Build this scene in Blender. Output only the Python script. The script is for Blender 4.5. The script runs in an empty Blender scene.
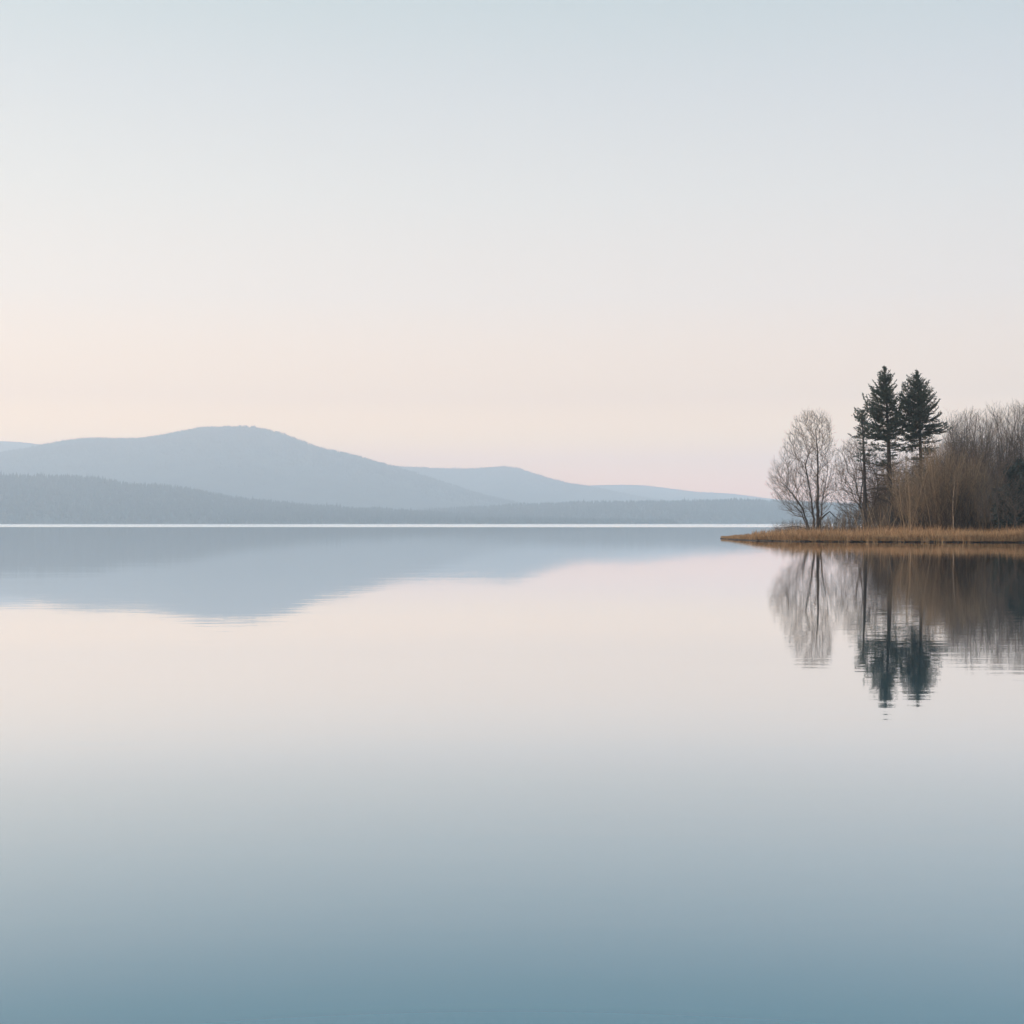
import bpy, math, random
import numpy as np
from mathutils import Vector, Matrix, noise, kdtree

R = math.radians
random.seed(7)
rng = np.random.default_rng(7)
SC = bpy.context.scene
COL = SC.collection

# ------------------------------------------------------------------ camera numbers
LENS, F = 50.0, 50.0 / 36.0 * 1024
CAM_H, HY = 1.7, 523.4            # eye height above the lake, image row of the horizon


def X(px, Y):
    return (px - 512.0) / F * Y


def Z(py, Y):
    return CAM_H + (HY - py) / F * Y


# ------------------------------------------------------------------ object helpers
def tag(o, label=None, cat=None, group=None, kind=None):
    if label: o['label'] = label
    if cat: o['category'] = cat
    if group: o['group'] = group
    if kind: o['kind'] = kind
    return o


def thing(name, loc, label, cat, group=None):
    o = bpy.data.objects.new(name, None)
    o.empty_display_size = 0.3
    COL.objects.link(o)
    o.location = loc
    return tag(o, label, cat, group)


def mesh_obj(name, verts, faces, mat, parent=None, smooth=False):
    me = bpy.data.meshes.new(name)
    me.from_pydata([tuple(v) for v in verts], [], [tuple(f) for f in faces])
    me.materials.append(mat)
    if smooth:
        me.polygons.foreach_set('use_smooth', [True] * len(me.polygons))
    me.update()
    o = bpy.data.objects.new(name, me)
    COL.objects.link(o)
    if parent is not None:
        o.parent = parent
    return o


def array_mesh(name, V, L, sizes, mats, parent=None, smooth=False, midx=None):
    """mesh straight from numpy: V (n,3), L flat loop indices, sizes = verts per face"""
    me = bpy.data.meshes.new(name)
    me.vertices.add(len(V)); me.vertices.foreach_set('co', np.asarray(V, np.float32).ravel())
    me.loops.add(len(L)); me.loops.foreach_set('vertex_index', np.asarray(L, np.int32).ravel())
    sizes = np.asarray(sizes, np.int32)
    st = np.concatenate([[0], np.cumsum(sizes)[:-1]]).astype(np.int32)
    me.polygons.add(len(sizes)); me.polygons.foreach_set('loop_start', st); me.polygons.foreach_set('loop_total', sizes)
    for m in mats: me.materials.append(m)
    if midx is not None: me.polygons.foreach_set('material_index', np.asarray(midx, np.int32))
    if smooth: me.polygons.foreach_set('use_smooth', np.ones(len(sizes), bool))
    me.update(calc_edges=True)
    me.validate()
    o = bpy.data.objects.new(name, me)
    COL.objects.link(o)
    if parent is not None: o.parent = parent
    return o


def tubes(name, segs, mat, parent=None, sides=3):
    """segs (n,8): p0, p1, r0, r1 -> many little open prisms in one mesh"""
    S = np.asarray(segs, float).reshape(-1, 8)
    p0, p1 = S[:, :3], S[:, 3:6]
    d = p1 - p0
    ln = np.linalg.norm(d, axis=1, keepdims=True); ln[ln < 1e-9] = 1e-9
    d = d / ln
    ref = np.where(np.abs(d[:, 2:3]) > 0.9, np.array([[1., 0, 0]]), np.array([[0, 0, 1.]]))
    u = np.cross(d, ref); u /= np.linalg.norm(u, axis=1, keepdims=True)
    w = np.cross(d, u)
    n = len(S)
    V = np.zeros((n, 2 * sides, 3))
    for k in range(sides):
        a = 2 * math.pi * k / sides
        off = math.cos(a) * u + math.sin(a) * w
        V[:, k] = p0 + off * S[:, 6:7]
        V[:, sides + k] = p1 + off * S[:, 7:8]
    base = (np.arange(n) * 2 * sides)[:, None]
    quads = []
    for k in range(sides):
        k2 = (k + 1) % sides
        quads.append(np.concatenate([base + k, base + k2, base + sides + k2, base + sides + k], axis=1))
    L = np.stack(quads, axis=1).reshape(-1)
    return array_mesh(name, V.reshape(-1, 3), L, np.full(n * sides, 4), [mat], parent, smooth=True)


def poly_tube(pts, rads, sides=9):
    """one continuous tube along a polyline; returns verts, faces"""
    V, Fc = [], []
    n = len(pts)
    for i in range(n):
        a = Vector(pts[max(i - 1, 0)]); b = Vector(pts[min(i + 1, n - 1)])
        d = (b - a).normalized()
        ref = Vector((0, 1, 0)) if abs(d.y) < 0.9 else Vector((1, 0, 0))
        u = d.cross(ref).normalized(); w = d.cross(u)
        for k in range(sides):
            t = 2 * math.pi * k / sides
            rr = rads[i] * (1 + 0.10 * noise.noise(Vector((k * 1.7, i * 0.8, rads[0] * 9))))
            V.append(Vector(pts[i]) + (u * math.cos(t) + w * math.sin(t)) * rr)
    for i in range(n - 1):
        for k in range(sides):
            k2 = (k + 1) % sides
            Fc.append((i * sides + k, i * sides + k2, (i + 1) * sides + k2, (i + 1) * sides + k))
    Fc.append(tuple(range(sides))[::-1]); Fc.append(tuple((n - 1) * sides + k for k in range(sides)))
    return V, Fc


def join(parts):
    V, Fc = [], []
    for v, f in parts:
        o = len(V); V += list(v); Fc += [tuple(i + o for i in q) for q in f]
    return V, Fc


def copy_tree(o, loc, rotz, scale, label=None, group=None):
    c = o.copy(); COL.objects.link(c)
    c.location = loc; c.rotation_euler = (0, 0, rotz); c.scale = scale
    if label: c['label'] = label
    if group: c['group'] = group
    for ch in list(o.children):
        d = ch.copy(); COL.objects.link(d); d.parent = c
    return c


# ------------------------------------------------------------------ materials
def new_mat(name):
    m = bpy.data.materials.new(name); m.use_nodes = True
    nt = m.node_tree
    b = nt.nodes['Principled BSDF']
    b.inputs['Specular IOR Level'].default_value = 0.2
    b.inputs['Roughness'].default_value = 0.85
    return m, nt, b


def ramp_node(nt, stops):
    r = nt.nodes.new('ShaderNodeValToRGB')
    el = r.color_ramp.elements
    while len(el) > 1: el.remove(el[-1])
    el[0].position = stops[0][0]; el[0].color = (*stops[0][1], 1)
    for p, c in stops[1:]:
        e = el.new(p); e.color = (*c, 1)
    return r


def island_mat(name, stops, rough=0.85, spec=0.15, transl=0.0):
    """colour differs blade by blade / twig by twig"""
    m, nt, b = new_mat(name)
    g = nt.nodes.new('ShaderNodeNewGeometry')
    r = ramp_node(nt, stops)
    nt.links.new(g.outputs['Random Per Island'], r.inputs[0])
    nt.links.new(r.outputs[0], b.inputs['Base Color'])
    b.inputs['Roughness'].default_value = rough
    b.inputs['Specular IOR Level'].default_value = spec
    if transl:
        t = nt.nodes.new('ShaderNodeBsdfTranslucent')
        nt.links.new(r.outputs[0], t.inputs['Color'])
        mx = nt.nodes.new('ShaderNodeMixShader'); mx.inputs[0].default_value = transl
        nt.links.new(b.outputs[0], mx.inputs[1]); nt.links.new(t.outputs[0], mx.inputs[2])
        nt.links.new(mx.outputs[0], nt.nodes['Material Output'].inputs['Surface'])
    return m


def noise_mat(name, stops, scale, rough=0.9, stretch=(1, 1, 1), bump=0.0):
    m, nt, b = new_mat(name)
    tc = nt.nodes.new('ShaderNodeTexCoord'); mp = nt.nodes.new('ShaderNodeMapping')
    mp.inputs['Scale'].default_value = stretch
    n = nt.nodes.new('ShaderNodeTexNoise'); n.inputs['Scale'].default_value = scale; n.inputs['Detail'].default_value = 6
    r = ramp_node(nt, stops)
    nt.links.new(tc.outputs['Object'], mp.inputs[0]); nt.links.new(mp.outputs[0], n.inputs['Vector'])
    nt.links.new(n.outputs[0], r.inputs[0]); nt.links.new(r.outputs[0], b.inputs['Base Color'])
    b.inputs['Roughness'].default_value = rough
    if bump:
        bp = nt.nodes.new('ShaderNodeBump'); bp.inputs['Strength'].default_value = bump; bp.inputs['Distance'].default_value = 0.05
        nt.links.new(n.outputs[0], bp.inputs['Height']); nt.links.new(bp.outputs[0], b.inputs['Normal'])
    return m


M_bark = noise_mat('grey_bark', [(0.3, (0.040, 0.034, 0.030)), (0.7, (0.085, 0.072, 0.062))], 6, stretch=(3, 3, .5), bump=.6)
M_pine_bark = noise_mat('conifer_bark', [(0.3, (0.030, 0.028, 0.027)), (0.7, (0.075, 0.062, 0.053))], 5, stretch=(3, 3, .4), bump=.6)
M_birch = noise_mat('pale_bark', [(0.35, (0.16, 0.11, 0.08)), (0.6, (0.42, 0.33, 0.25))], 4, stretch=(1, 1, .6), bump=.3)
M_twig = island_mat('grey_twigs', [(0, (0.075, 0.060, 0.050)), (1, (0.16, 0.125, 0.10))])
M_beige_twig = island_mat('beige_twigs', [(0, (0.085, 0.064, 0.050)), (1, (0.24, 0.175, 0.125))])
M_brown_twig = island_mat('brown_twigs', [(0, (0.12, 0.084, 0.056)), (0.6, (0.255, 0.180, 0.112)), (1, (0.38, 0.275, 0.175))])
M_needle = island_mat('conifer_needles', [(0, (0.026, 0.042, 0.035)), (0.6, (0.050, 0.074, 0.056)), (1, (0.10, 0.125, 0.085))], .7, .25, .12)
M_evergreen = island_mat('dark_evergreen_leaves', [(0, (0.016, 0.028, 0.029)), (1, (0.040, 0.058, 0.052))], .7, .2, .1)
M_dead = island_mat('dead_conifer_twigs', [(0, (0.06, 0.045, 0.036)), (1, (0.13, 0.095, 0.07))])
M_reed = island_mat('dry_reed', [(0, (0.17, 0.10, 0.052)), (0.5, (0.42, 0.25, 0.125)), (1, (0.64, 0.41, 0.23))], .8, .15, .25)
M_under = island_mat('undergrowth_stems', [(0, (0.034, 0.030, 0.027)), (0.7, (0.085, 0.066, 0.052)), (1, (0.20, 0.145, 0.10))])
M_hill = noise_mat('wooded_hillside', [(0.35, (0.028, 0.040, 0.040)), (0.65, (0.055, 0.068, 0.060))], .01)
M_far_tree = island_mat('distant_conifers', [(0, (0.018, 0.030, 0.032)), (1, (0.045, 0.060, 0.055))])
M_ground = noise_mat('leaf_litter', [(0.3, (0.085, 0.055, 0.034)), (0.7, (0.19, 0.125, 0.075))], 1.2, bump=.5)
M_mud = noise_mat('wet_peat_bank', [(0.3, (0.012, 0.009, 0.008)), (0.7, (0.035, 0.024, 0.018))], 3, rough=.6, bump=.5)


# ------------------------------------------------------------------ water
def water_material():
    m, nt, b = new_mat('lake_surface')
    L = nt.links
    geo = nt.nodes.new('ShaderNodeNewGeometry')
    sep = nt.nodes.new('ShaderNodeSeparateXYZ'); L.new(geo.outputs['Position'], sep.inputs[0])

    def layer(scale, detail, sx, sy):
        mp = nt.nodes.new('ShaderNodeMapping'); mp.inputs['Scale'].default_value = (sx, sy, 1)
        L.new(geo.outputs['Position'], mp.inputs[0])
        n = nt.nodes.new('ShaderNodeTexNoise'); n.inputs['Scale'].default_value = scale
        n.inputs['Detail'].default_value = detail; n.inputs['Roughness'].default_value = .45
        L.new(mp.outputs[0], n.inputs['Vector']); return n.outputs[0]

    def math_(op, a, v):
        k = nt.nodes.new('ShaderNodeMath'); k.operation = op
        for i, q in enumerate((a, v)):
            if isinstance(q, (int, float)): k.inputs[i].default_value = q
            else: L.new(q, k.inputs[i])
        return k.outputs[0]
    ripples = math_('ADD', math_('MULTIPLY', layer(1.0, 2, .8, 2.6), 0.0014),
                    math_('MULTIPLY', layer(1.0, 2, .12, .35), 0.0032))
    bp = nt.nodes.new('ShaderNodeBump'); bp.inputs['Strength'].default_value = 1; bp.inputs['Distance'].default_value = 1
    L.new(ripples, bp.inputs['Height'])
    nt.nodes.remove(b)
    gl = nt.nodes.new('ShaderNodeBsdfGlossy'); gl.inputs['Color'].default_value = (1, 1, 1, 1); L.new(bp.outputs[0], gl.inputs['Normal'])
    df = nt.nodes.new('ShaderNodeBsdfDiffuse'); df.inputs['Color'].default_value = (.014, .138, .19, 1)
    fr = nt.nodes.new('ShaderNodeFresnel'); fr.inputs['IOR'].default_value = 1.333
    cv = nt.nodes.new('ShaderNodeFloatCurve'); c = cv.mapping.curves[0]
    for p_, v_ in ((.02, .03), (.145, .25), (.22, .44), (.33, .64), (.48, .87), (.7, .97)): c.points.new(p_, v_)
    cv.mapping.update(); L.new(fr.outputs[0], cv.inputs['Value'])
    mx = nt.nodes.new('ShaderNodeMixShader'); L.new(cv.outputs[0], mx.inputs[0]); L.new(df.outputs[0], mx.inputs[1]); L.new(gl.outputs[0], mx.inputs[2])
    L.new(mx.outputs[0], nt.nodes['Material Output'].inputs['Surface'])
    # beyond the sheltered bay a breeze roughens the open lake
    wob = math_('MULTIPLY', math_('SUBTRACT', layer(1.0, 3, .004, .002), .5), 60.0)
    d = math_('ADD', sep.outputs['Y'], wob)
    mr = nt.nodes.new('ShaderNodeMapRange'); mr.interpolation_type = 'SMOOTHSTEP'
    mr.inputs['From Min'].default_value = 540; mr.inputs['From Max'].default_value = 800
    mr.inputs['To Min'].default_value = 0.027; mr.inputs['To Max'].default_value = 0.22
    L.new(d, mr.inputs[0]); L.new(mr.outputs[0], gl.inputs['Roughness'])
    return m


M_water = water_material()
o = mesh_obj('water', [(-15000, -400, 0), (15000, -400, 0), (15000, 10900, 0), (-15000, 10900, 0)], [(0, 1, 2, 3)], M_water)
tag(o, 'calm pale blue lake mirroring the sky, hills and trees', 'water', kind='structure')


# ------------------------------------------------------------------ hills
def hill(name, prof, Y, wf, wb, label, rough=8.0, seed=0, nx=260, nv=26, x0=-900, x1=1900):
    pxs = np.array([p[0] for p in prof], float); pys = np.array([p[1] for p in prof], float)
    P = np.linspace(x0, x1, nx)
    # smooth interpolation of the traced skyline
    fine = np.interp(np.linspace(x0, x1, nx * 4), pxs, pys)
    k = np.hanning(13); k /= k.sum()
    fine = np.convolve(np.pad(fine, 6, mode='edge'), k, mode='valid')
    py = np.interp(P, np.linspace(x0, x1, nx * 4), fine)
    vs = np.concatenate([np.linspace(-1, 0, nv // 2 + 1), np.linspace(0, 1, nv // 2 + 1)[1:]])
    V = []
    Hs = np.zeros((len(vs), nx))
    for j, v in enumerate(vs):
        Yd = Y + (v * wf if v < 0 else v * wb)
        s = 0.5 + 0.5 * math.cos(math.pi * abs(v)) if v > 0 else (1 - abs(v)) ** 0.85
        for i in range(nx):
            x = X(P[i], Y)
            h = max(Z(py[i], Y), -2.0)
            n = noise.fractal(Vector((x / 420 + seed, Yd / 420, seed * 3.1)), 1.0, 2.0, 4)
            z = h * s + n * rough * (0.12 + 0.88 * (1 - s)) * s
            if abs(v) > 0.999: z = -3.0
            Hs[j, i] = z
            V.append((x, Yd, z))
    Fc = [(j * nx + i, j * nx + i + 1, (j + 1) * nx + i + 1, (j + 1) * nx + i) for j in range(len(vs) - 1) for i in range(nx - 1)]
    o = mesh_obj(name, V, Fc, M_hill, smooth=True)
    tag(o, label, 'hill', kind='structure')
    return dict(o=o, P=P, vs=vs, H=Hs, Y=Y, wf=wf, wb=wb)


def hill_z(h, px, v):
    i = np.clip(np.interp(px, h['P'], np.arange(len(h['P']))), 0, len(h['P']) - 1.001)
    j = np.clip(np.interp(v, h['vs'], np.arange(len(h['vs']))), 0, len(h['vs']) - 1.001)
    i0 = i.astype(int); j0 = j.astype(int); fi = i - i0; fj = j - j0
    H = h['H']
    return (H[j0, i0] * (1 - fi) * (1 - fj) + H[j0, i0 + 1] * fi * (1 - fj) + H[j0 + 1, i0] * (1 - fi) * fj + H[j0 + 1, i0 + 1] * fi * fj)


def forest(h, n, pxr, vr, hr, label):
    """far woodland: thousands of small spires standing on the hillside, one mass"""
    px = rng.uniform(*pxr, n); v = rng.uniform(*vr, n)
    if vr[0] > -.9: v = np.where(rng.random(n) < .12, v, -np.abs(rng.normal(0, .35 * abs(vr[0]), n)) + vr[1] * rng.random(n))
    z = hill_z(h, px, v)
    keep = z > 1.0
    px, v, z = px[keep], v[keep], z[keep]; n = len(px)
    x = (px - 512) / F * h['Y']; y = h['Y'] + np.where(v < 0, v * h['wf'], v * h['wb'])
    clump = np.array([noise.noise(Vector((a / 60, b / 60, 3.3))) for a, b in zip(x, y)])
    H = rng.uniform(*hr, n) * (1 + .35 * clump); H *= np.where(rng.random(n) < .04, 1.3, 1)
    r = H * rng.uniform(.16, .26, n)
    V = np.zeros((n, 6, 3)); a0 = rng.uniform(0, 6.28, n)
    for k in range(5):
        a = a0 + k * 2 * math.pi / 5
        V[:, k, 0] = x + r * np.cos(a); V[:, k, 1] = y + r * np.sin(a); V[:, k, 2] = z - 1 + .12 * H
    V[:, 5, 0] = x; V[:, 5, 1] = y; V[:, 5, 2] = z + H
    b = (np.arange(n) * 6)[:, None]
    L = np.stack([np.concatenate([b + k, b + (k + 1) % 5, b + 5], 1) for k in range(5)], 1).reshape(-1)
    o = array_mesh('forest', V.reshape(-1, 3), L, np.full(n * 5, 3), [M_far_tree])
    tag(o, label, 'forest', kind='stuff')


PF_near = [(-900, 466), (-500, 470), (-200, 474), (-60, 476), (0, 477), (30, 477), (80, 479), (120, 484), (165, 488), (215, 496), (250, 502), (290, 505.5),
           (330, 509), (400, 513), (470, 517), (540, 520), (620, 523), (700, 524.3), (1900, 524.3)]
PF_low = [(-900, 524.3), (200, 524.3), (300, 521), (380, 515), (450, 510), (520, 506), (560, 504), (600, 503), (650, 502.6), (700, 502), (735, 501), (770, 502),
          (830, 505), (900, 507), (1000, 505), (1200, 500), (1500, 495), (1900, 490)]
PF_big = [(-900, 500), (-300, 485), (-60, 463), (0, 454), (20, 450), (41, 445.5), (60, 441.5), (78, 439.2), (100, 438.2), (130, 439.5), (155, 437), (180, 431.2), (200, 427.8),
          (225, 425.8), (250, 426.3), (265, 428.6), (290, 437), (320, 448), (350, 454), (380, 463), (395, 467), (420, 474), (450, 484), (480, 493),
          (520, 503), (560, 510), (620, 518), (700, 524), (1900, 524.3)]
PF_left = [(-900, 470), (-400, 445), (-80, 439), (0, 441.3), (20, 441.6), (42, 445), (90, 452), (120, 444), (138, 437.9), (148, 437.9), (165, 445), (220, 460), (300, 480), (400, 505), (520, 524), (1900, 524.3)]
PF_second = [(-900, 524.3), (0, 520), (200, 495), (330, 470), (360, 466.8), (395, 466.4), (420, 467.6), (450, 469), (472, 469.5), (490, 467.6), (505, 466.5), (518, 468), (540, 476), (565, 483), (590, 487),
             (620, 493.5), (650, 499), (700, 506), (800, 516), (900, 524), (1900, 524.3)]
PF_third = [(-900, 524.3), (300, 510), (460, 494), (520, 490), (560, 487), (590, 485.2), (630, 484.3), (650, 485.2), (680, 490), (700, 492), (720, 492.2), (750, 496), (780, 500),
            (830, 503), (900, 504), (1100, 498), (1400, 490), (1900, 500)]

hn = hill('hill', PF_near, 4000, 620, 700, 'dark wooded ridge low on the lake shore at the left', seed=1, rough=14)
hl = hill('hill', PF_low, 4600, 700, 700, 'long low wooded shore under the pale hills right of centre', seed=2, rough=10)
hb = hill('hill', PF_big, 6400, 1500, 1500, 'broad rounded blue hill, the highest across the lake', seed=3, rough=45)
hf = hill('hill', PF_left, 8000, 1500, 1500, 'pale hill peeping over the shoulder of the highest hill at left', seed=4, rough=30)
hs = hill('hill', PF_second, 8200, 1400, 1200, 'pale twin-humped hill behind the right flank of the highest hill', seed=5, rough=40)
ht = hill('hill', PF_third, 9900, 1500, 800, 'faintest farthest ridge fading into the haze beside the trees', seed=6, rough=30)
forest(hn, 26000, (-350, 660), (-1.0, .15), (8, 15), 'dense conifers covering the dark near ridge at the left')
forest(hl, 22000, (250, 1250), (-1.0, .15), (7, 13), 'conifers covering the long low shore right of centre')
forest(hb, 15000, (-60, 560), (-.6, .04), (6, 11), 'trees fringing the crest of the highest hill')
forest(hs, 6000, (330, 720), (-.4, .04), (6, 11), 'trees fringing the crest of the twin-humped hill')

# ------------------------------------------------------------------ the wooded point: ground
FRONT = [(720, 159.5), (724, 156), (735, 148), (755, 139), (800, 133.5), (870, 130), (940, 128), (1024, 126), (1120, 124), (1300, 121)]
BACK = [(720, 159.7), (724, 161), (735, 167), (755, 173), (800, 184), (870, 200), (940, 215), (1024, 230), (1120, 245), (1300, 260)]


def shore(px, side):
    t = FRONT if side == 'f' else BACK
    return float(np.interp(px, [p for p, _ in t], [y for _, y in t]))


def ground_z(x, y):
    px = 512 + x / y * F
    yf, yb = shore(px, 'f'), shore(px, 'b')
    d = min(y - yf, yb - y)
    w = max(yb - yf, .1)
    e = max(0.0, min(1.0, d / max(min(14.0, w * .45), .1)))
    full = min(1.0, (yb - yf) / 30)
    return (0.06 + 0.07 * full) + 0.22 * full * (e ** .8) + .05 * noise.noise(Vector((x * .4, y * .4, 0)))


def build_ground():
    us = np.concatenate([np.linspace(720, 760, 40), np.linspace(761, 1300, 260)])
    nv = 34
    V, Fc, mi = [], [], []
    cols = nv + 4
    for u in us:
        yf, yb = shore(u, 'f'), shore(u, 'b')
        wob = .35 * noise.noise(Vector((u * .11, 2, 0))) + .2 * noise.noise(Vector((u * .5, 5, 0)))
        yf += wob; yb = max(yb + wob, yf + .05)
        row = [(yf - .5, -.7), (yf - .02, -.05)]
        for j in range(nv):
            y = yf + (yb - yf) * (j / (nv - 1)) ** 1.3
            row.append((y, None))
        row += [(yb + .02, -.05), (yb + .5, -.7)]
        xm = (u - 512) / F
        for k, (y, z) in enumerate(row):
            x = xm * y
            V.append((x, y, ground_z(x, y) if z is None else z))
    for i in range(len(us) - 1):
        for k in range(cols - 1):
            Fc.append((i * cols + k, (i + 1) * cols + k, (i + 1) * cols + k + 1, i * cols + k + 1))
            mi.append(1 if k <= 1 or k >= cols - 3 else 0)
    o = mesh_obj('ground', V, Fc, M_ground, smooth=False)
    o.data.materials.append(M_mud)
    o.data.polygons.foreach_set('material_index', mi)
    tag(o, 'low grassy point of land reaching into the lake from the right', 'ground', kind='structure')


build_ground()


# ------------------------------------------------------------------ dry reeds along the shore
def reeds():
    P0, P1, P2, W = [], [], [], []
    def add(n, pxr, band, hr, lean=.18):
        for _ in range(n):
            px = random.uniform(*pxr)
            yf, yb = shore(px, 'f'), shore(px, 'b')
            dep = min(band, (yb - yf))
            y = yf + .05 + dep * random.random() ** 1.3
            if y > yb: continue
            x = (px - 512) / F * y
            z = ground_z(x, y)
            cl = noise.noise(Vector((x * .35, y * .35, 9))) + .6 * noise.noise(Vector((x * 1.3, y * .8, 4)))
            tipf = min(1, max(.22, (px - 708) / 85)) * (1 + .55 * noise.noise(Vector((x * .14, y * .1, 2))))
            h = random.uniform(*hr) * max(.35, 1 + .6 * cl) * tipf
            a = random.uniform(0, 6.28); l = random.gauss(0, lean) * h
            dx, dy = math.cos(a) * l + .05 * h, math.sin(a) * l
            P0.append((x, y, z - .05)); P1.append((x + dx * .35, y + dy * .35, z + h * .6)); P2.append((x + dx, y + dy, z + h))
            W.append((random.uniform(.008, .018), a))
    add(42000, (722, 1090), 7, (.28, .64))
    add(22000, (722, 1090), 13, (.36, .78))
    add(11000, (752, 1090), 26, (.5, 1.15), .18)
    # low fringe leaning over the water
    for _ in range(16000):
        px = random.uniform(721, 1090); yf = shore(px, 'f'); y = yf + random.uniform(-.12, .8)
        x = (px - 512) / F * y; z = .1
        cl = noise.noise(Vector((x * .5, 3, 1)))
        h = random.uniform(.25, .65) * (1 + .5 * cl) * min(1, max(.4, (px - 712) / 45)); l = random.uniform(-.1, .35) * h
        P0.append((x, y, z)); P1.append((x + random.gauss(0, .06), y - l * .4, z + h * .6)); P2.append((x + random.gauss(0, .14), y - l, z + h))
        W.append((random.uniform(.008, .016), random.uniform(0, 6.28)))
    # stragglers standing in the shallows
    for _ in range(900):
        px = random.uniform(724, 1090); yf = shore(px, 'f'); y = yf - abs(random.gauss(0, .55)) if px > 722 else random.uniform(156, 161)
        x = (px - 512) / F * y
        if noise.noise(Vector((x * .9, 1, 6))) < .05: continue
        h = random.uniform(.15, .6); l = random.gauss(0, .25) * h
        P0.append((x, y, -.1)); P1.append((x + l * .3, y, h * .6)); P2.append((x + l, y - abs(l) * .3, h)); W.append((random.uniform(.006, .011), random.uniform(0, 6.28)))
    P0, P1, P2 = map(np.array, (P0, P1, P2)); W = np.array(W); n = len(P0)
    s = np.stack([np.cos(W[:, 1]), np.sin(W[:, 1]), np.zeros(n)], 1) * W[:, :1]
    V = np.stack([P0 - s, P0 + s, P1 + s, P1 - s, P2], 1).reshape(-1, 3)
    b = (np.arange(n) * 5)[:, None]
    L = np.concatenate([b, b + 1, b + 2, b + 3, b + 3, b + 2, b + 4], 1).reshape(-1)
    o = array_mesh('reeds', V, L, np.tile([4, 3], n), [M_reed])
    tag(o, 'band of dry golden reeds and grass along the water edge', 'reeds', kind='stuff')


reeds()


# ------------------------------------------------------------------ undergrowth (uncountable stems)
def undergrowth():
    segs = []
    tops_x = [775, 800, 830, 850, 870, 890, 910, 930, 955, 985, 1010, 1040, 1080, 1130]
    tops_y = [522, 519, 515, 507, 498, 474, 462, 456, 452, 446, 438, 434, 434, 436]
    for _ in range(20000):
        px = random.uniform(775, 1090) if random.random() < .3 else random.uniform(880, 1090)
        yf, yb = shore(px, 'f'), shore(px, 'b')
        y = yf + min(15 + 46 * random.random() ** 1.2, (yb - yf) - 1)
        if 872 < px < 930 and y < 170: continue
        if px > 972 and y < yf + 26 and random.random() < .8: continue
        x = (px - 512) / F * y; z = ground_z(x, y)
        top = Z(np.interp(px, tops_x, tops_y), 160) - z
        h = top * (.18 + .9 * random.random() ** 1.5) * (1 + .25 * noise.noise(Vector((x * .3, y * .2, 7))))
        p = np.array([x, y, z - .05]); d = np.array([random.gauss(0, .30), random.gauss(0, .30), 1.0])
        r = random.uniform(.007, .014)
        n = 5
        for i in range(n):
            d = d + np.array([random.gauss(0, .20), random.gauss(0, .20), 0]); q = p + d / np.linalg.norm(d) * h / n
            segs.append((*p, *q, r * (1 - i / (n + .5)), r * (1 - (i + 1) / (n + .5))))
            for _k in range(2):
                if i >= 1 and random.random() < .8:
                    e = np.array([random.gauss(0, .5), random.gauss(0, .5), .8]); e *= random.uniform(.25, .6) * h / 3 / np.linalg.norm(e)
                    segs.append((*q, *(q + e), r * .55, r * .25))
            p = q
    o = tubes('undergrowth', segs, M_under)
    tag(o, 'tangle of brown leafless stems filling the wood above the reeds', 'undergrowth', kind='stuff')


undergrowth()


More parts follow.
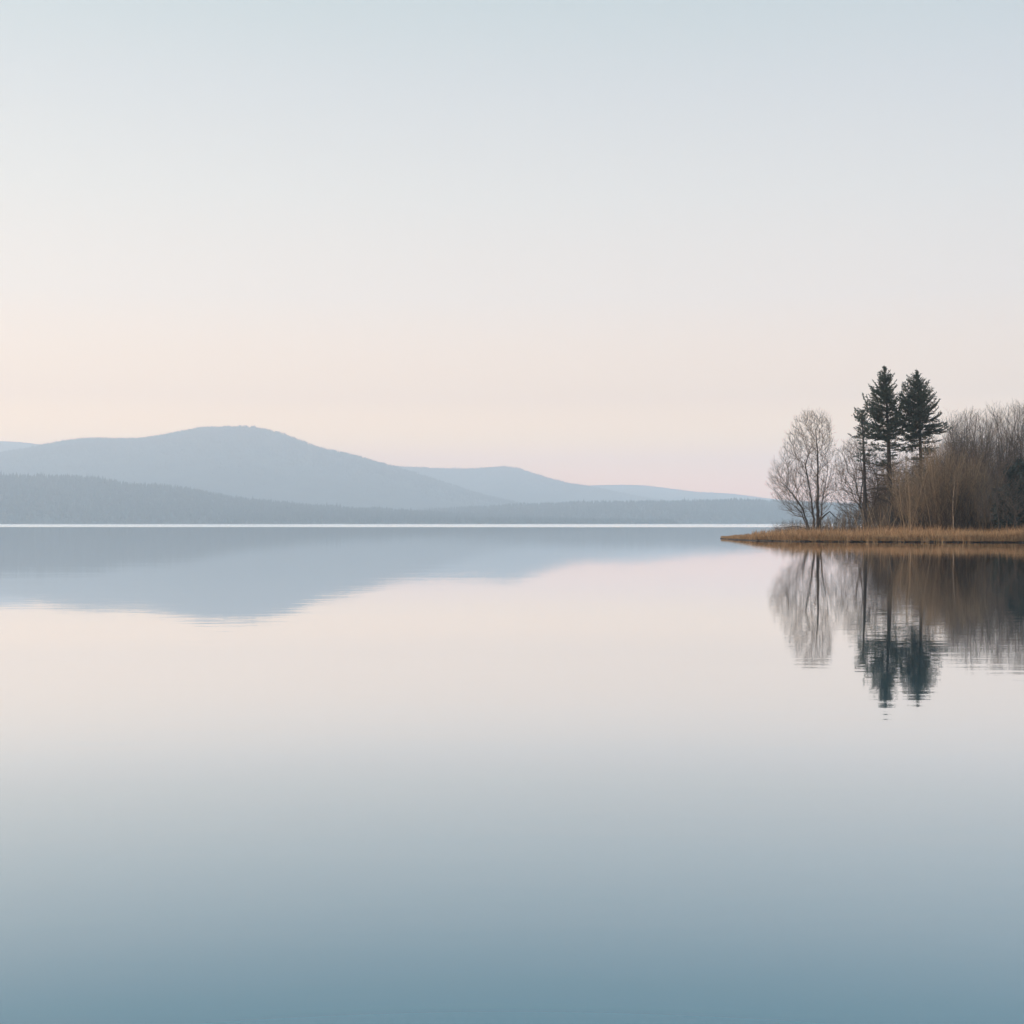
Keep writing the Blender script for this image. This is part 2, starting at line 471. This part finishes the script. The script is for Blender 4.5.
# ------------------------------------------------------------------ conifers
def conifer(px_top, py_top, px_base, Y, r0, crown_py, left, right, dead, label, seed, dens=.9, wide=1.2, open_=1.0):
    """left / right: (image row, reach in pixels) outline pairs of the crown on either side of the trunk"""
    rd = random.Random(seed)
    k = Y / F
    bx = X(px_base, Y); bz = ground_z(bx, Y)
    t = thing('conifer_tree', (bx, Y, bz), label, 'conifer')
    H = Z(py_top, Y) - bz
    dx = (px_top - px_base) * k

    def axis(z):
        s = z / H
        return Vector((dx * s ** 1.2 + .07 * math.sin(s * 5 + seed), .12 * math.sin(s * 3.1 + seed), z))
    n = 26
    pts = [axis(H * i / (n - 1)) for i in range(n)]
    rads = [r0 * (1.0 - i / (n - 1)) ** .75 * (1 + .5 * math.exp(-i * .9)) + .012 for i in range(n)]
    pts[0].z = -.15
    v, f = poly_tube(pts, rads)
    mesh_obj('trunk', v, f, M_pine_bark, t, True)
    lz = [Z(a, Y) - bz for a, _ in left][::-1]; lr = [b * k * wide for _, b in left][::-1]
    rz = [Z(a, Y) - bz for a, _ in right][::-1]; rr = [b * k * wide for _, b in right][::-1]
    cb = Z(crown_py, Y) - bz
    wood, Q = [], []

    def blade(p, d, ln, w):
        d = d.normalized()
        u = d.cross(Vector((rd.gauss(0, 1), rd.gauss(0, 1), rd.gauss(0, 1))))
        if u.length < 1e-4: return
        u.normalize(); u *= w
        m = p + d * ln * .45
        Q.append((p, m + u, p + d * ln, m - u))

    def branch(z, az, ln, bare=False):
        s = max(0.0, (z - cb) / (H - cb))
        o = axis(z)
        up = -.10 + .55 * s + 1.0 * s ** 4 + rd.gauss(.15 if bare else 0, .30 if bare else .10)
        d = Vector((math.cos(az), math.sin(az), up)).normalized()
        steps = max(3, int(ln / .22))
        p = o.copy(); rad = .010 + .012 * ln
        for i in range(steps):
            fr = i / steps
            d = (d + Vector((rd.gauss(0, .07), rd.gauss(0, .07), .03 + .07 * fr - (.05 if s < .4 and fr < .5 else 0)))).normalized()
            q = p + d * (ln / steps)
            wood.append((*p, *q, rad * (1 - fr) + .005, rad * (1 - (i + 1) / steps) + .005))
            if bare:
                for _ in range(3):
                    e = (d + Vector((rd.gauss(0, .6), rd.gauss(0, .6), rd.gauss(-.05, .35)))).normalized() * rd.uniform(.15, .6)
                    wood.append((*q, *(q + e), .010, .004))
            elif fr > .10 or s > .6:
                side0 = d.cross(Vector((0, 0, 1)))
                side0 = side0.normalized() if side0.length > 1e-3 else Vector((1, 0, 0))
                for sd in (-1, 1):
                    if rd.random() > .88: continue
                    # a side spray: short twig dressed with needle tufts
                    e = (d * rd.uniform(.6, 1.1) + side0 * sd * rd.uniform(.5, 1.0) + Vector((0, 0, rd.gauss(.12, .22)))).normalized()
                    sl = (.20 + .40 * ln * (1 - .75 * fr)) * rd.uniform(.5, 1.15) * (1 - .7 * s)
                    base = p.lerp(q, rd.random()); tip = base + e * sl
                    wood.append((*base, *tip, .008, .003))
                    if s > .93: sl *= .6
                    for _ in range(max(2, int(sl / .040 * dens))):
                        f = rd.uniform(.1, 1.05)
                        g = (e + Vector((rd.gauss(0, .45), rd.gauss(0, .45), rd.gauss(.12, .35)))).normalized()
                        blade(base.lerp(tip, f), g, rd.uniform(.14, .32), rd.uniform(.022, .05))
                for _ in range(3 if s < .9 else 1):
                    blade(p.lerp(q, rd.random()), d + Vector((rd.gauss(0, .5), rd.gauss(0, .5), rd.gauss(.15, .4))), rd.uniform(.15, .32), rd.uniform(.02, .045))
            p = q
        if not bare:
            for _ in range(4):
                blade(p, d + Vector((rd.gauss(0, .2), rd.gauss(0, .2), rd.gauss(.1, .2))), rd.uniform(.15, .34), rd.uniform(.015, .03))
    z = cb
    while z < H - .12:
        s = (z - cb) / (H - cb)
        nb = rd.choice((5, 6, 6, 7)) if s < .85 else 4
        a0 = rd.uniform(0, 6.28)
        gap = rd.random() < .10 and s < .8            # here and there a whorl has died
        for b in range(nb):
            az = a0 + b * 6.28 / nb + rd.gauss(0, .3)
            c = math.cos(az)
            zt = z + rd.uniform(-.2, .2)
            ref = .25 + .35 * max(0, s)               # upswept tips reach higher than where they leave the trunk
            L_, R_ = np.interp(zt + ref, lz, lr), np.interp(zt + ref, rz, rr)
            w = .5 + .5 * c
            ln = (L_ * (1 - w) + R_ * w) * rd.choice((1.2, 1.08, .98, .88, .7, .45)) * (1 + .1 * rd.gauss(0, 1))
            if gap: ln *= .45
            if zt < H * .56 and rd.random() < .5: continue   # the lowest whorls are thin
            branch(zt, az, max(ln, .10) * (1 if s < .93 else .75))
        z += rd.uniform(.20, .38) * (1 - .45 * s) * open_
    for _ in range(5):
        blade(axis(H - rd.uniform(.1, .6)), Vector((rd.gauss(0, .35), rd.gauss(0, .35), 1)), rd.uniform(.15, .28), .016)
    blade(axis(H - .05), Vector((0, 0, 1)), .5, .02)
    # bare dead limbs under the living crown
    for _ in range(dead):
        zz = cb - rd.random() ** 1.3 * cb * .55
        branch(zz, rd.uniform(0, 6.28), rd.uniform(.6, 3.0), bare=True)
    tubes('branches', wood, M_dead, t, 3)
    q = np.array([[tuple(p) for p in qq] for qq in Q])
    nq = len(q)
    array_mesh('foliage', q.reshape(-1, 3), np.arange(nq * 4), np.full(nq, 4), [M_needle], t)
    return t


conifer(885, 365, 891, 165, .34, 464,
        [(365, 1), (372, 6), (380, 10), (388, 14), (394, 15), (400, 18), (408, 19), (415, 24), (422, 24), (430, 25), (438, 23), (447, 17), (455, 14), (464, 9)],
        [(365, 1), (372, 5), (380, 9), (388, 9), (394, 9), (402, 11), (412, 15), (420, 18), (430, 18), (438, 16), (447, 12), (464, 5)], 80,
        'tallest dark conifer with a pointed top and long bare trunk', 11)
conifer(917, 371, 923, 168, .30, 462,
        [(371, 1), (377, 7), (383, 10), (390, 14), (396, 17), (403, 20), (410, 23), (418, 25), (428, 26), (438, 21), (447, 15), (462, 6)],
        [(371, 1), (377, 6), (383, 8), (392, 12), (400, 15), (408, 17), (414, 20), (420, 20), (428, 19), (436, 16), (447, 12), (462, 7)], 50,
        'broad dense dark conifer just right of the tallest one', 23, 1.0)
conifer(863, 409, 865, 161, .24, 460,
        [(409, 2), (411, 9), (414, 13), (418, 9), (424, 7), (430, 6), (434, 13), (438, 12), (442, 7), (446, 5), (452, 7), (460, 6)],
        [(409, 2), (411, 7), (414, 10), (420, 13), (428, 13), (436, 12), (446, 8), (460, 9)], 60,
        'small thin conifer with sparse flat sprays left of the tallest one', 37, .7, 1.2, 1.7)


# ------------------------------------------------------------------ bare trees grown into a traced crown outline
def grow(start_lines, env, nattr, seed, depth=.8, bf=.62, step=.30):
    """balanced spanning tree: points inside a traced crown joined by short wire and short paths to the root"""
    rd = random.Random(seed); rg = np.random.default_rng(seed)
    zs = [e[0] for e in env]; xl = [e[1] for e in env]; xr = [e[2] for e in env]
    zmin, zmax = min(zs), max(zs); wmax = max(b - a for a, b in zip(xl, xr))
    A = []
    while len(A) < nattr:
        z = rd.uniform(zmin, zmax); l, r = np.interp(z, zs, xl), np.interp(z, zs, xr)
        if rd.random() > (r - l) / wmax: continue
        a = rd.uniform(0, 6.28); q = rd.random() ** .45
        A.append(((l + r) / 2 + math.cos(a) * q * (r - l) / 2, math.sin(a) * q * (r - l) / 2 * depth, z))
    N, par, plen, frac = [], [], [], []
    for li_, line in enumerate(start_lines):
        prev = -1; n0 = len(N)
        for i in range(len(line) - 1):
            a, b = Vector(line[i]), Vector(line[i + 1]); m = max(1, int((b - a).length / step))
            for j in range(m):
                N.append(tuple(a.lerp(b, j / m) + (Vector((rd.gauss(0, .03), rd.gauss(0, .03), 0)) if i or j else Vector())))
                plen.append(0 if prev < 0 else plen[prev] + math.dist(N[-1], N[prev])); par.append(prev); prev = len(N) - 1
        frac += [(1 if li_ == 0 else .5) * (1 - (q - n0) / (len(N) - n0)) for q in range(n0, len(N))]
    fixed = len(N)
    A = np.array(A); P = np.array(N)
    best = np.full(len(A), 1e9); who = np.zeros(len(A), int); done = np.zeros(len(A), bool)

    def offer(i, p, pl):
        # cost of hanging every open point on node i
        dv = A - p; d = np.linalg.norm(dv, axis=1)
        back = np.maximum(0, -(dv[:, 2])) * 1.2      # growing downwards is dear
        c = d + back + bf * (pl + d)
        k = c < best; best[k] = c[k]; who[k] = i
    for i in range(fixed): offer(i, P[i], plen[i])
    for _ in range(len(A)):
        c = np.where(done, 1e9, best); a = int(np.argmin(c)); done[a] = True
        q = who[a]; i = len(N)
        N.append(tuple(A[a])); par.append(int(q)); plen.append(plen[q] + math.dist(N[i], N[q])); offer(i, A[a], plen[i])
    # ease the zig-zags: every node drifts between its parent and its children
    P = np.array(N); par_ = np.array(par); n = len(P)
    for _ in range(5):
        S = np.zeros((n, 3)); C = np.zeros(n); ok = par_ >= 0
        np.add.at(S, par_[ok], P[ok]); np.add.at(C, par_[ok], 1)
        mv = (C > 0) & (np.arange(n) >= fixed)
        mid = .5 * P[par_[mv]] + .5 * S[mv] / C[mv][:, None]
        P[mv] = .5 * P[mv] + .5 * mid
    return [Vector(p) for p in P], par, frac


def bare_tree(name, base, lines, env, nattr, seed, label, cat, tip=.009, expo=2.1, twigs=3, mats=None, extra=None, cap=.3, thick=.045, stem=.24, **kw):
    rd = random.Random(seed + 5)
    bark, twig = mats or (M_bark, M_beige_twig)
    t = thing(name, base, label, cat)
    N, par, frac = grow(lines, env, nattr, seed, **kw)
    ch = [0] * len(N); acc = [0.0] * len(N)
    for i in range(len(N)):
        if par[i] >= 0: ch[par[i]] += 1
    rad = [0.0] * len(N)
    for i in range(len(N) - 1, -1, -1):
        a = acc[i] if ch[i] else tip ** expo
        rad[i] = min(a ** (1 / expo), cap)
        if i < len(frac): rad[i] = max(rad[i], stem * frac[i] ** 1.2 + .012)
        if par[i] >= 0: acc[par[i]] += a
    big, small = [], []
    for i in range(len(N)):
        p = par[i]
        if p < 0: continue
        s = (*N[p], *N[i], min(rad[p], rad[i] * 1.3 + .004), rad[i])
        (big if rad[i] > thick else small).append(s)
        L0 = (N[i] - N[p]).length
        if rad[i] < .03:
            dr = (N[i] - N[p]).normalized() if L0 > 1e-4 else Vector((0, 0, 1))
            for _ in range(twigs if ch[i] == 0 else 2):
                o_ = N[p].lerp(N[i], rd.uniform(.3, 1)) if ch[i] else N[i]
                d = (dr + Vector((rd.gauss(0, .45), rd.gauss(0, .45), rd.gauss(.30, .30)))).normalized()
                l = rd.uniform(.25, .85); m = o_ + d * l * .5; q = m + (d + Vector((rd.gauss(0, .2), rd.gauss(0, .2), .15))).normalized() * l * .5
                small.append((*o_, *m, .0065, .0055)); small.append((*m, *q, .0055, .003))
                for _k in range(2):
                    if rd.random() < .8:
                        e = (d + Vector((rd.gauss(0, .5), rd.gauss(0, .5), rd.gauss(.2, .3)))).normalized() * rd.uniform(.15, .45)
                        mm = o_.lerp(q, rd.uniform(.2, .8)); small.append((*mm, *(mm + e), .0048, .003))
    tubes('trunk', big, bark, t, 7)
    tubes('crown', small, twig, t, 3)
    if extra:
        for nm, pl, r in extra:
            v, f = poly_tube([Vector(p) for p in pl], r, 6); mesh_obj(nm, v, f, bark, t, True)
    return t


def env_px(rows, bx, bz, Y):
    return sorted([(Z(py, Y) - bz, X(a, Y) - bx, X(b, Y) - bx) for py, a, b in rows])


def lines_px(lines, bx, bz, Y, rd):
    out = []
    for ln in lines:
        out.append([(X(px, Y) - bx, dy, Z(py, Y) - bz) for px, py, dy in ln])
    return out


Yt = 158
bx = X(815, Yt); bz = ground_z(bx, Yt)
zero = HY + (CAM_H - bz) * F / Yt + 1
ROOT = (815.5, zero + 1.5, 0)
bare_tree('bare_tree', (bx, Yt, bz),
          lines_px([[ROOT, (818.5, zero, 0), (818, 500, .1), (817.5, 470, -.2), (817, 440, .1), (816, 425, 0)],
                    [ROOT, (814.5, zero, -.3), (811, 505, -.6), (808, 485, -.5), (803, 462, -.8)],
                    [ROOT, (812, zero, .2), (803, 508, .6), (794, 494, .8), (785, 483, 1.0)],
                    [ROOT, (811, zero, -.1), (800, 513, -.9), (788, 503, -1.6)],
                    [ROOT, (820, zero, .3), (824, 500, .9), (829, 478, 1.2), (830, 460, 1.0)]], bx, bz, Yt, random),
          env_px([(413, 806, 824), (418, 799, 829), (426, 792, 832), (436, 788, 834), (446, 783, 836), (456, 779, 837), (464, 773, 838), (474, 769, 838), (486, 768, 838), (496, 771, 836),
                  (505, 776, 833), (512, 783, 828), (517, 790, 824)], bx, bz, Yt),
          2100, 3, 'leafless round-crowned tree of several stems alone at the left of the point', 'tree',
          extra=[('broken_limb', [(X(820, Yt) - bx, -.2, Z(520, Yt) - bz), (X(824, Yt) - bx, -.3, Z(515.5, Yt) - bz), (X(829, Yt) - bx, -.4, Z(511.5, Yt) - bz),
                                  (X(833, Yt) - bx, -.5, Z(516, Yt) - bz), (X(839, Yt) - bx, -.6, Z(521, Yt) - bz)], [.10, .09, .07, .05, .03])])

Yt2 = 172
bx = X(868, Yt2); bz = ground_z(bx, Yt2)
zero = HY + (CAM_H - bz) * F / Yt2 + 1
bare_tree('bare_tree', (bx, Yt2, bz),
          lines_px([[(868, zero, 0), (869, 510, .1), (866, 495, 0), (862, 478, .3)],
                    [(868, zero - 5, 0), (860, 508, -.6), (851, 497, -.8), (842, 490, -1.0)],
                    [(868, zero - 8, .1), (876, 500, .5), (881, 485, .9)]], bx, bz, Yt2, random),
          env_px([(441, 846, 862), (448, 840, 872), (456, 837, 880), (468, 834, 886), (480, 832, 889), (492, 831, 890), (504, 833, 888), (514, 838, 884), (519, 845, 880)], bx, bz, Yt2),
          2000, 9, 'wide spreading leafless tree behind the small thin conifer', 'tree', depth=.7)


# ------------------------------------------------------------------ thicket trees and shrubs (recursive, upright)
def upright(H, seed, levels=3, nb=26, spread=.55, start=.25, r0=.075, twig_r=.008, stems=1, lenf=.28):
    rd = random.Random(seed)
    trunkparts, small = [], []

    def limb(p, d, ln, r, lev):
        n = max(2, int(ln / .35)); q = p
        for i in range(n):
            d = (d + Vector((rd.gauss(0, .22), rd.gauss(0, .22), .08))).normalized()
            e = q + d * (ln / n)
            small.append((*q, *e, max(r * (1 - i / n), twig_r * .7), max(r * (1 - (i + 1) / n), twig_r * .5)))
            if lev > 0 and i > 0:
                for _ in range(2 if lev > 1 else 1):
                    if rd.random() < .8:
                        s = Vector((rd.gauss(0, 1), rd.gauss(0, 1), 0)).normalized()
                        limb(e, (d + s * rd.uniform(.4, .9) + Vector((0, 0, .15))).normalized(), ln * rd.uniform(.3, .5), max(r * .5, twig_r), lev - 1)
            q = e
    for s in range(stems):
        off = Vector((rd.gauss(0, .3), rd.gauss(0, .3), 0)) if stems > 1 else Vector()
        h = H * (1 if s == 0 else rd.uniform(.6, 1))
        lean = Vector((rd.gauss(0, .08 if stems == 1 else .17), rd.gauss(0, .08 if stems == 1 else .17), 1)); ph = rd.uniform(0, 6.28)
        pts, rr = [], []
        m = 14
        for i in range(m):
            f = i / (m - 1)
            pts.append(off + lean * (h * f) + Vector((.022 * h * math.sin(f * 7 + ph), .022 * h * math.cos(f * 6 + ph), 0)) * f)
            rr.append((r0 * (1 - f) ** .8 + .012) * (1 if stems == 1 else .7))
        pts[0].z = -.2
        trunkparts.append(poly_tube(pts, rr, 6))
        for b in range(nb // stems if stems > 1 else nb):
            f = start + (1 - start) * rd.random() ** .8 * .97
            i = min(int(f * (m - 1)), m - 2); p = pts[i].lerp(pts[i + 1], f * (m - 1) - i)
            a = rd.uniform(0, 6.28)
            d = Vector((math.cos(a) * spread, math.sin(a) * spread, .75)).normalized()
            limb(p, d, H * lenf * (1.15 - f) * rd.uniform(.6, 1.2) + .4, max(rr[i] * .4, .012), levels - 1)
    return join(trunkparts), small


def proto(name, cat, H, seed, mats, **kw):
    t = thing(name, (0, 0, 0), '', cat)
    tr, sm = upright(H, seed, **kw)
    mesh_obj('trunk', tr[0], tr[1], mats[0], t, True)
    tubes('crown', sm, mats[1], t, 3)
    return t


used = set()


def place(pr, px, Y, hpx, H, label, group, sx=1.0):
    x = X(px, Y); z = ground_z(x, Y)
    s = (Z(hpx, Y) - z) / H
    loc, rz, sc = (x, Y, z), random.uniform(0, 6.28), (s * sx, s * sx, s)
    if pr.name not in used:
        used.add(pr.name); pr.location = loc; pr.rotation_euler = (0, 0, rz); pr.scale = sc
        pr['label'] = label; pr['group'] = group
        return pr
    return copy_tree(pr, loc, rz, sc, label, group)


tall = [proto('slender_tree', 'tree', 14, 50 + i, (M_bark, M_twig), levels=3, nb=56, start=.22, r0=.06, lenf=.23, spread=.85, twig_r=.009) for i in range(6)]
TOPX = [925, 938, 948, 960, 975, 990, 1003, 1020, 1050, 1100]
TOPY = [452, 437, 424, 411, 410, 412, 409, 402, 400, 404]
for i in range(64):
    px = 932 + i * 2.05 + random.uniform(-3, 3) if i < 52 else random.uniform(895, 1000)
    Y = random.uniform(150, 192)
    hp = np.interp(px, TOPX, TOPY) + abs(random.gauss(0, 8)) + (0 if i % 3 else -1)
    place(tall[i % 6], px, Y, hp, 14, 'tall slender leafless tree in the grey thicket right of the conifers', 'slender leafless trees in the thicket', random.uniform(.75, 1.0))

for i in range(6):          # a few stand out in front of the dark bushes
    px = 984 + i * 7.5 + random.uniform(-2, 2); Y = random.uniform(131, 136)
    place(tall[i % 6], px, Y, random.uniform(452, 488), 14, 'tall slender leafless tree in the grey thicket right of the conifers', 'slender leafless trees in the thicket', 1.3)

for i in range(9):           # grey twigs showing between the conifer trunks
    px = 876 + i * 5.2 + random.uniform(-2, 2); Y = random.uniform(174, 186)
    place(tall[i % 6], px, Y, random.uniform(438, 466), 14, 'tall slender leafless tree in the grey thicket right of the conifers' if px > 930 else 'slender leafless tree standing behind the trunks of the conifers',
          'slender leafless trees in the thicket' if px > 930 else 'slender trees behind the conifers', 1.1)

shr = [proto('bare_shrub', 'shrub', 8, 80 + i, (M_brown_twig, M_brown_twig), levels=3, nb=96, start=.10, r0=.042, stems=6, lenf=.27, spread=.75, twig_r=.009) for i in range(5)]
SX = [870, 885, 900, 915, 930, 945, 960, 975, 990, 1012]
SY = [488, 474, 456, 448, 444, 444, 450, 458, 470, 494]
for i in range(54):
    px = 874 + i * 2.5 + random.uniform(-3, 3)
    Y = random.uniform(143, 158) if px > 905 and abs(px - 922) > 7 else random.uniform(171, 182)
    hp = np.interp(px, SX, SY) - 5 + abs(random.gauss(0, 9))
    place(shr[i % 5], px, Y, hp, 8, 'bushy brown leafless shrub below the conifers and the grey thicket', 'brown leafless shrubs in the wood', random.uniform(.7, 1.0))

low = [proto('low_shrub', 'shrub', 2.4, 110 + i, (M_brown_twig, M_twig), levels=2, nb=40, start=.08, r0=.022, stems=7, lenf=.34, spread=.75, twig_r=.007) for i in range(3)]
for i in range(22):
    px = 780 + i * 5.2 + random.uniform(-3, 3)
    Y = random.uniform(146, 164)
    hp = np.interp(px, [775, 800, 830, 860, 900], [522, 519, 515, 506, 500]) + random.uniform(-2, 4)
    place(low[i % 3], px, Y, hp, 2.4, 'low twiggy bush rising just above the golden reeds', 'low bushes behind the reeds', 1.3)

# the one pale stem in front of the brown shrubs
t = proto('young_birch', 'tree', 9, 140, (M_birch, M_brown_twig), levels=2, nb=18, start=.45, r0=.055, lenf=.2)
x = X(953, 141); z = ground_z(x, 141); t.location = (x, 141, z); s = (Z(474, 141) - z) / 9; t.scale = (s, s, s)
t['label'] = 'young tree with a pale straight stem before the brown shrubs'


# ------------------------------------------------------------------ dark evergreen bushes at the right edge
def bush_proto(seed, H=7.0, Wd=3.2):
    rd = random.Random(seed)
    t = thing('evergreen_bush', (0, 0, 0), '', 'bush')
    segs, Q = [], []
    for s in range(9):
        a = rd.uniform(0, 6.28); tip = Vector((math.cos(a) * Wd * rd.uniform(.1, .7), math.sin(a) * Wd * rd.uniform(.1, .7), H * rd.uniform(.6, 1)))
        p = Vector((rd.gauss(0, .2), rd.gauss(0, .2), -.2)); n = 9; r = .06
        for i in range(n):
            q = p + (tip - p) / (n - i) + Vector((rd.gauss(0, .12), rd.gauss(0, .12), 0))
            segs.append((*p, *q, r * (1 - i / n), r * (1 - (i + 1) / n) + .004)); p = q
            for _ in range(5):
                d = Vector((rd.gauss(0, 1), rd.gauss(0, 1), rd.gauss(.35, .5))).normalized(); L_ = rd.uniform(.5, 1.6) * (1.15 - i / n)
                e = p + d * L_; segs.append((*p, *e, .014, .005))
                for _k in range(22):
                    c = p.lerp(e, rd.uniform(.2, 1.1)) + Vector((rd.gauss(0, .16), rd.gauss(0, .16), rd.gauss(0, .16)))
                    u = Vector((rd.gauss(0, 1), rd.gauss(0, 1), rd.gauss(0, 1))).normalized(); w = u.cross(d).normalized()
                    l = rd.uniform(.10, .24); Q.append((c - u * l, c + w * l * .4, c + u * l, c - w * l * .4))
    tubes('stems', segs, M_pine_bark, t, 4)
    q = np.array([[tuple(p) for p in qq] for qq in Q]); n = len(q)
    array_mesh('foliage', q.reshape(-1, 3), np.arange(n * 4), np.full(n, 4), [M_evergreen], t)
    return t


bp_ = [bush_proto(200 + i) for i in range(3)]
for i, (px, Y, hp) in enumerate([(1006, 139, 486), (1022, 139, 472), (1038, 140, 460), (1014, 146, 474), (1030, 147, 456), (998, 147, 502), (1054, 142, 458), (1024, 152, 452)]):
    place(bp_[i % 3], px, Y, hp, 7.0, 'dark evergreen bush in the shadowy corner at the right edge', 'dark evergreen bushes', 1.0)

# fallen branch lying in the reeds beside the lone tree
bx_, Yb = X(797, 150), 150
t = thing('fallen_branch', (bx_, Yb, ground_z(bx_, Yb)), 'grey fallen branch lying over the reeds left of the lone bare tree', 'branch')
v, f = poly_tube([Vector((-1.1, 0, .95)), Vector((-.4, .1, 1.02)), Vector((.3, 0, .98)), Vector((1.2, -.1, .70)), Vector((1.9, 0, .05))], [.02, .035, .05, .06, .07], 6)
mesh_obj('stem', v, f, M_bark, t, True)
for sg in [(-.4, .1, 1.02, -.9, .0, 1.4, .02, .006), (.3, 0, .98, -.2, -.2, 1.35, .02, .006), (-1.1, 0, .95, -1.7, .1, 1.15, .018, .005), (1.2, -.1, .7, .7, .1, 1.3, .02, .006)]:
    tubes('twig', [sg], M_twig, t, 4)

# ------------------------------------------------------------------ sun, sky, haze
SUN_AZ, SUN_EL = R(-78), R(8)     # azimuth from +Y towards +X: far out to the left
sd = Vector((math.sin(SUN_AZ) * math.cos(SUN_EL), math.cos(SUN_AZ) * math.cos(SUN_EL), math.sin(SUN_EL)))
li = bpy.data.lights.new('sun', 'SUN'); li.energy = 3.4; li.angle = R(4); li.color = (1.0, .82, .66)
lo = bpy.data.objects.new('sun', li); COL.objects.link(lo)
lo.rotation_euler = (-sd).to_track_quat('-Z', 'Y').to_euler(); lo.location = sd * 300

w = bpy.data.worlds.new('World'); SC.world = w; w.use_nodes = True
nt = w.node_tree; nt.nodes.clear(); Lk = nt.links
out = nt.nodes.new('ShaderNodeOutputWorld')
sky = nt.nodes.new('ShaderNodeTexSky'); sky.sky_type = 'NISHITA'; sky.sun_disc = False
sky.sun_elevation = SUN_EL; sky.sun_rotation = SUN_AZ; sky.dust_density = 2.0; sky.air_density = 1.0
bg1 = nt.nodes.new('ShaderNodeBackground'); bg1.inputs[1].default_value = 0.05
Lk.new(sky.outputs[0], bg1.inputs[0])
# added sky gradient, rosy low down, brightened overhead out of view to lift haze
tc = nt.nodes.new('ShaderNodeTexCoord'); sp = nt.nodes.new('ShaderNodeSeparateXYZ'); Lk.new(tc.outputs['Generated'], sp.inputs[0])
mr = nt.nodes.new('ShaderNodeMapRange'); mr.inputs['From Min'].default_value = 0; mr.inputs['From Max'].default_value = 1.0
Lk.new(sp.outputs['Z'], mr.inputs[0])
rp = ramp_node(nt, [(0, (2.9, 1.05, .45)), (.03, (2.55, 1.08, .42)), (.0586, (1.72, .97, .41)), (.087, (1.13, .73, .47)), (.156, (.87, .72, .63)), (.223, (.74, .695, .655)), (.29, (.625, .635, .64)), (.345, (.525, .59, .605)), (.5, (.72, .88, 1.02)), (1, (.82, 1.06, 1.30))])
Lk.new(mr.outputs[0], rp.inputs[0])
bg2 = nt.nodes.new('ShaderNodeBackground'); bg2.inputs[1].default_value = 0.975
# the side towards the sun is a little brighter and warmer
dt = nt.nodes.new('ShaderNodeVectorMath'); dt.operation = 'DOT_PRODUCT'; dt.inputs[1].default_value = tuple(sd)
Lk.new(tc.outputs['Generated'], dt.inputs[0])
m2 = nt.nodes.new('ShaderNodeMapRange'); m2.inputs['From Min'].default_value = -.7; m2.inputs['From Max'].default_value = .9
Lk.new(dt.outputs['Value'], m2.inputs[0])
rs = ramp_node(nt, [(0, (.72, .81, .89)), (.44, (1, 1, 1)), (1, (1.13, 1.10, 1.04))]); Lk.new(m2.outputs[0], rs.inputs[0])
ml = nt.nodes.new('ShaderNodeVectorMath'); ml.operation = 'MULTIPLY'
Lk.new(rp.outputs[0], ml.inputs[0]); Lk.new(rs.outputs[0], ml.inputs[1]); Lk.new(ml.outputs[0], bg2.inputs[0])
ad = nt.nodes.new('ShaderNodeAddShader'); Lk.new(bg1.outputs[0], ad.inputs[0]); Lk.new(bg2.outputs[0], ad.inputs[1])
Lk.new(ad.outputs[0], out.inputs['Surface'])

hm = bpy.data.materials.new('morning_haze'); hm.use_nodes = True
n2 = hm.node_tree; n2.nodes.clear()
ho = n2.nodes.new('ShaderNodeOutputMaterial'); pv = n2.nodes.new('ShaderNodeVolumePrincipled')
pv.inputs['Color'].default_value = (.885, .938, 1.0, 1); pv.inputs['Density'].default_value = 2.0e-4; pv.inputs['Anisotropy'].default_value = 0.15
n2.links.new(pv.outputs[0], ho.inputs['Volume'])
HTOP = 500
bxs = [(-16000, -600, -4), (16000, -600, -4), (16000, 11000, -4), (-16000, 11000, -4), (-16000, -600, HTOP), (16000, -600, HTOP), (16000, 11000, HTOP), (-16000, 11000, HTOP)]
o = mesh_obj('haze', bxs, [(3, 2, 1, 0), (4, 5, 6, 7), (0, 1, 5, 4), (1, 2, 6, 5), (2, 3, 7, 6), (3, 0, 4, 7)], hm)
tag(o, 'thin pale morning haze over the whole lake', 'haze', kind='stuff')

cam = bpy.data.cameras.new('camera'); cam.lens = LENS; cam.sensor_width = 36; cam.clip_start = .1; cam.clip_end = 60000
co = bpy.data.objects.new('camera', cam); COL.objects.link(co)
co.location = (0, 0, CAM_H); co.rotation_euler = (R(90) + math.atan((HY - 512) / F), 0, 0)
SC.camera = co

SC.view_settings.view_transform = 'Standard'; SC.view_settings.look = 'None'
SC.view_settings.exposure = 0; SC.view_settings.gamma = 1
SC.render.engine = 'CYCLES'
cy = SC.cycles
cy.use_denoising = True
cy.max_bounces = 12; cy.diffuse_bounces = 3; cy.glossy_bounces = 3; cy.transmission_bounces = 3; cy.volume_bounces = 8; cy.transparent_max_bounces = 8
cy.sample_clamp_indirect = 8
SC.render.filter_size = 1.6 if hasattr(SC.render, 'filter_size') else 1.5
